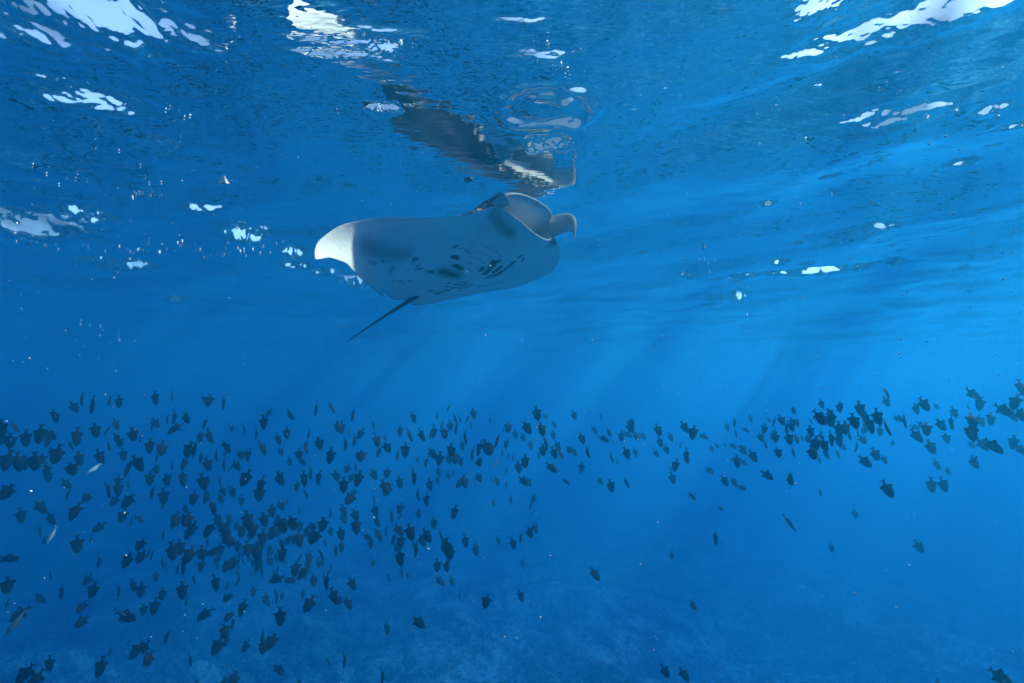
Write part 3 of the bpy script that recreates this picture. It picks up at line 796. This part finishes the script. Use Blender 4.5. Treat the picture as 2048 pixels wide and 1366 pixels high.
for (x, y, L, a, dist, mt, lab) in [
    (104, 1069, 27, -25, 8.0, pale_m, 'bright white fish flashing its side among dark fish at lower left'),
    (188, 937, 26, -50, 10.0, pale_m, 'pale turquoise fish turned sideways in the left part of the school'),
    (992, 927, 22, -30, 9.5, pale_m, 'thin pale fish glinting in the school below the manta belly'),
    (33, 1243, 38, -35, 8.0, grey_m, 'grey fish with pale side near the left edge, low in the picture'),
    (246, 1230, 36, 50, 8.5, grey_m, 'grey fish with light stripe, nose down right, at lower left'),
    (1578, 1045, 34, 38, 10.5, grey_m, 'slender grey fish alone below the right part of the school')]:
    pos = unproject(x, y, dist); size = L / F_PX * dist * 1.05
    vd = pos / np.linalg.norm(pos); rt = np.cross(vd, [0, 0, 1]); rt /= np.linalg.norm(rt); up = np.cross(rt, vd)
    nose = rt * math.sin(R(a)) - up * math.cos(R(a)); side = np.cross(nose, vd)
    roll = R(35)
    dors = side * math.cos(roll) + np.cross(nose, side) * math.sin(roll)
    lat = np.cross(nose, dors)
    if not sb.materials: pass
    o = bpy.data.objects.new('slender_fish', sb.copy()); col.objects.link(o)
    o.data.materials.clear(); o.data.materials.append(mt)
    o.matrix_world = Matrix([[lat[i] * size, nose[i] * size, dors[i] * size, pos[i]] for i in range(3)] + [[0, 0, 0, 1]])
    tag(o, lab, 'fish')
    for nm, q in (('tail_fin', stl), ('dorsal_fin', sdl)):
        q2 = q.copy(); q2.materials.clear(); q2.materials.append(mt)
        c = bpy.data.objects.new(nm, q2); col.objects.link(c); c.parent = o

# ---------------------------------------------------------------- specks in the water
def ball_cloud(name, pts, rad, mat, sub=1):
    bi = bmesh.new(); bmesh.ops.create_icosphere(bi, subdivisions=sub, radius=1.0)
    bv = np.array([v.co for v in bi.verts]); bf = np.array([[v.index for v in f.verts] for f in bi.faces]); bi.free()
    pts = np.array(pts); rad = np.array(rad)
    V = pts[:, None] + bv[None] * rad[:, None, None] * rng.uniform(.7, 1.25, (len(pts), 1, 3))
    Fc = bf[None] + (np.arange(len(pts)) * len(bv))[:, None, None]
    return add(name, mesh_np(name, V.reshape(-1, 3), Fc.reshape(-1, 3)), mat)


speck_m = simple_mat('plankton_speck', (0.80, 0.76, 0.70), 0.7, 0.15, 30)
pts, rad = [], []
while len(pts) < 1500:
    px, py = rng.uniform(-80, 2130), rng.uniform(-60, 1400)
    keep = (0.25 + 0.75 * max(0.0, (px - 700) / 1350)) if py < 800 else 0.10
    if rng.random() > keep: continue
    d = rng.uniform(0.9, 6.5)
    P = unproject(px, py, d)
    if P[2] > SURF - 0.12: continue
    pts.append(P); rad.append(d / F_PX * (0.35 + rng.exponential(0.36)))
tag(ball_cloud('plankton_specks', pts, rad, speck_m), 'tiny pale specks drifting in the sunlit water', 'plankton', kind='stuff')

bub_m = simple_mat('bubble_foam', (0.85, 0.86, 0.87), 0.3, 0.08, 30)
pts, rad = [], []
TRAILS = [((110, 500), (330, 500), 18, 18), ((300, 480), (560, 515), 30, 16), ((400, 512), (520, 498), 16, 10), ((490, 475), (600, 520), 18, 18), ((0, 455), (110, 485), 24, 18),
          ((270, 300), (330, 400), 12, 30), ((60, 300), (150, 370), 8, 34), ((280, 200), (420, 245), 10, 26), ((1560, 420), (1900, 330), 26, 30), ((1480, 300), (1800, 180), 26, 36),
          ((1700, 120), (2040, 240), 28, 50), ((1020, 45), (1170, 165), 30, 26), ((250, 380), (320, 392), 18, 10), ((600, 60), (820, 100), 20, 25), ((1400, 500), (1560, 640), 14, 40), ((150, 640), (300, 700), 16, 12)]
for (a0, a1, cnt, sp) in TRAILS:
    for k in range(cnt):
        t = rng.random()
        px = a0[0] + (a1[0] - a0[0]) * t + rng.normal(0, sp); py = a0[1] + (a1[1] - a0[1]) * t + rng.normal(0, sp * .45)
        if py > 690: continue
        c = on_surface(px, py)
        d = math.hypot(math.hypot(*c), SURF)
        pts.append((c[0], c[1], SURF + wave_height(np.array([c[0]]), np.array([c[1]]))[0] - .012)); rad.append(d / F_PX * (0.35 + rng.exponential(0.5)))
tag(ball_cloud('surface_bubbles', pts, rad, bub_m), 'strings of tiny white bubbles floating under the surface', 'bubbles', kind='stuff')

# two larger drifting bits under the surface
db = bmesh.new(); bmesh.ops.create_cone(db, cap_ends=True, segments=5, radius1=0.036, radius2=0.008, depth=0.048)
bmesh.ops.subdivide_edges(db, edges=db.edges[:], cuts=2, use_grid_fill=True)
for v in db.verts:
    v.co.y *= .45
    v.co *= 1 + 0.10 * math.sin(v.co.x * 160 + 1) * math.cos(v.co.z * 130)
dm = bpy.data.meshes.new('drifting_scrap'); db.to_mesh(dm); db.free()
scrap = add('drifting_scrap', dm, speck_m)
scrap.location = unproject(447, 359, 4.2)
tag(scrap, 'small white triangular scrap drifting below the surface, upper left', 'debris')
jb = bmesh.new()
bmesh.ops.create_uvsphere(jb, u_segments=20, v_segments=10, radius=0.034)
for v in jb.verts:
    if v.co.z < 0: v.co.z *= 0.25
    else: v.co.z *= 0.6
    rr = math.hypot(v.co.x, v.co.y)
    if v.co.z < 0.012 and rr < 0.03: v.co.z += 0.012 * (1 - rr / 0.03)
jm = bpy.data.meshes.new('small_jellyfish'); jb.to_mesh(jm); jb.free()
jm.polygons.foreach_set('use_smooth', [True] * len(jm.polygons))
jelly = add('small_jellyfish', jm, simple_mat('jelly_brown', (0.10, 0.09, 0.09), 0.4, 0.3, 60))
jelly.location = unproject(937, 360, 4.4)
tag(jelly, 'tiny round brownish disc hanging just above the manta back', 'jellyfish')
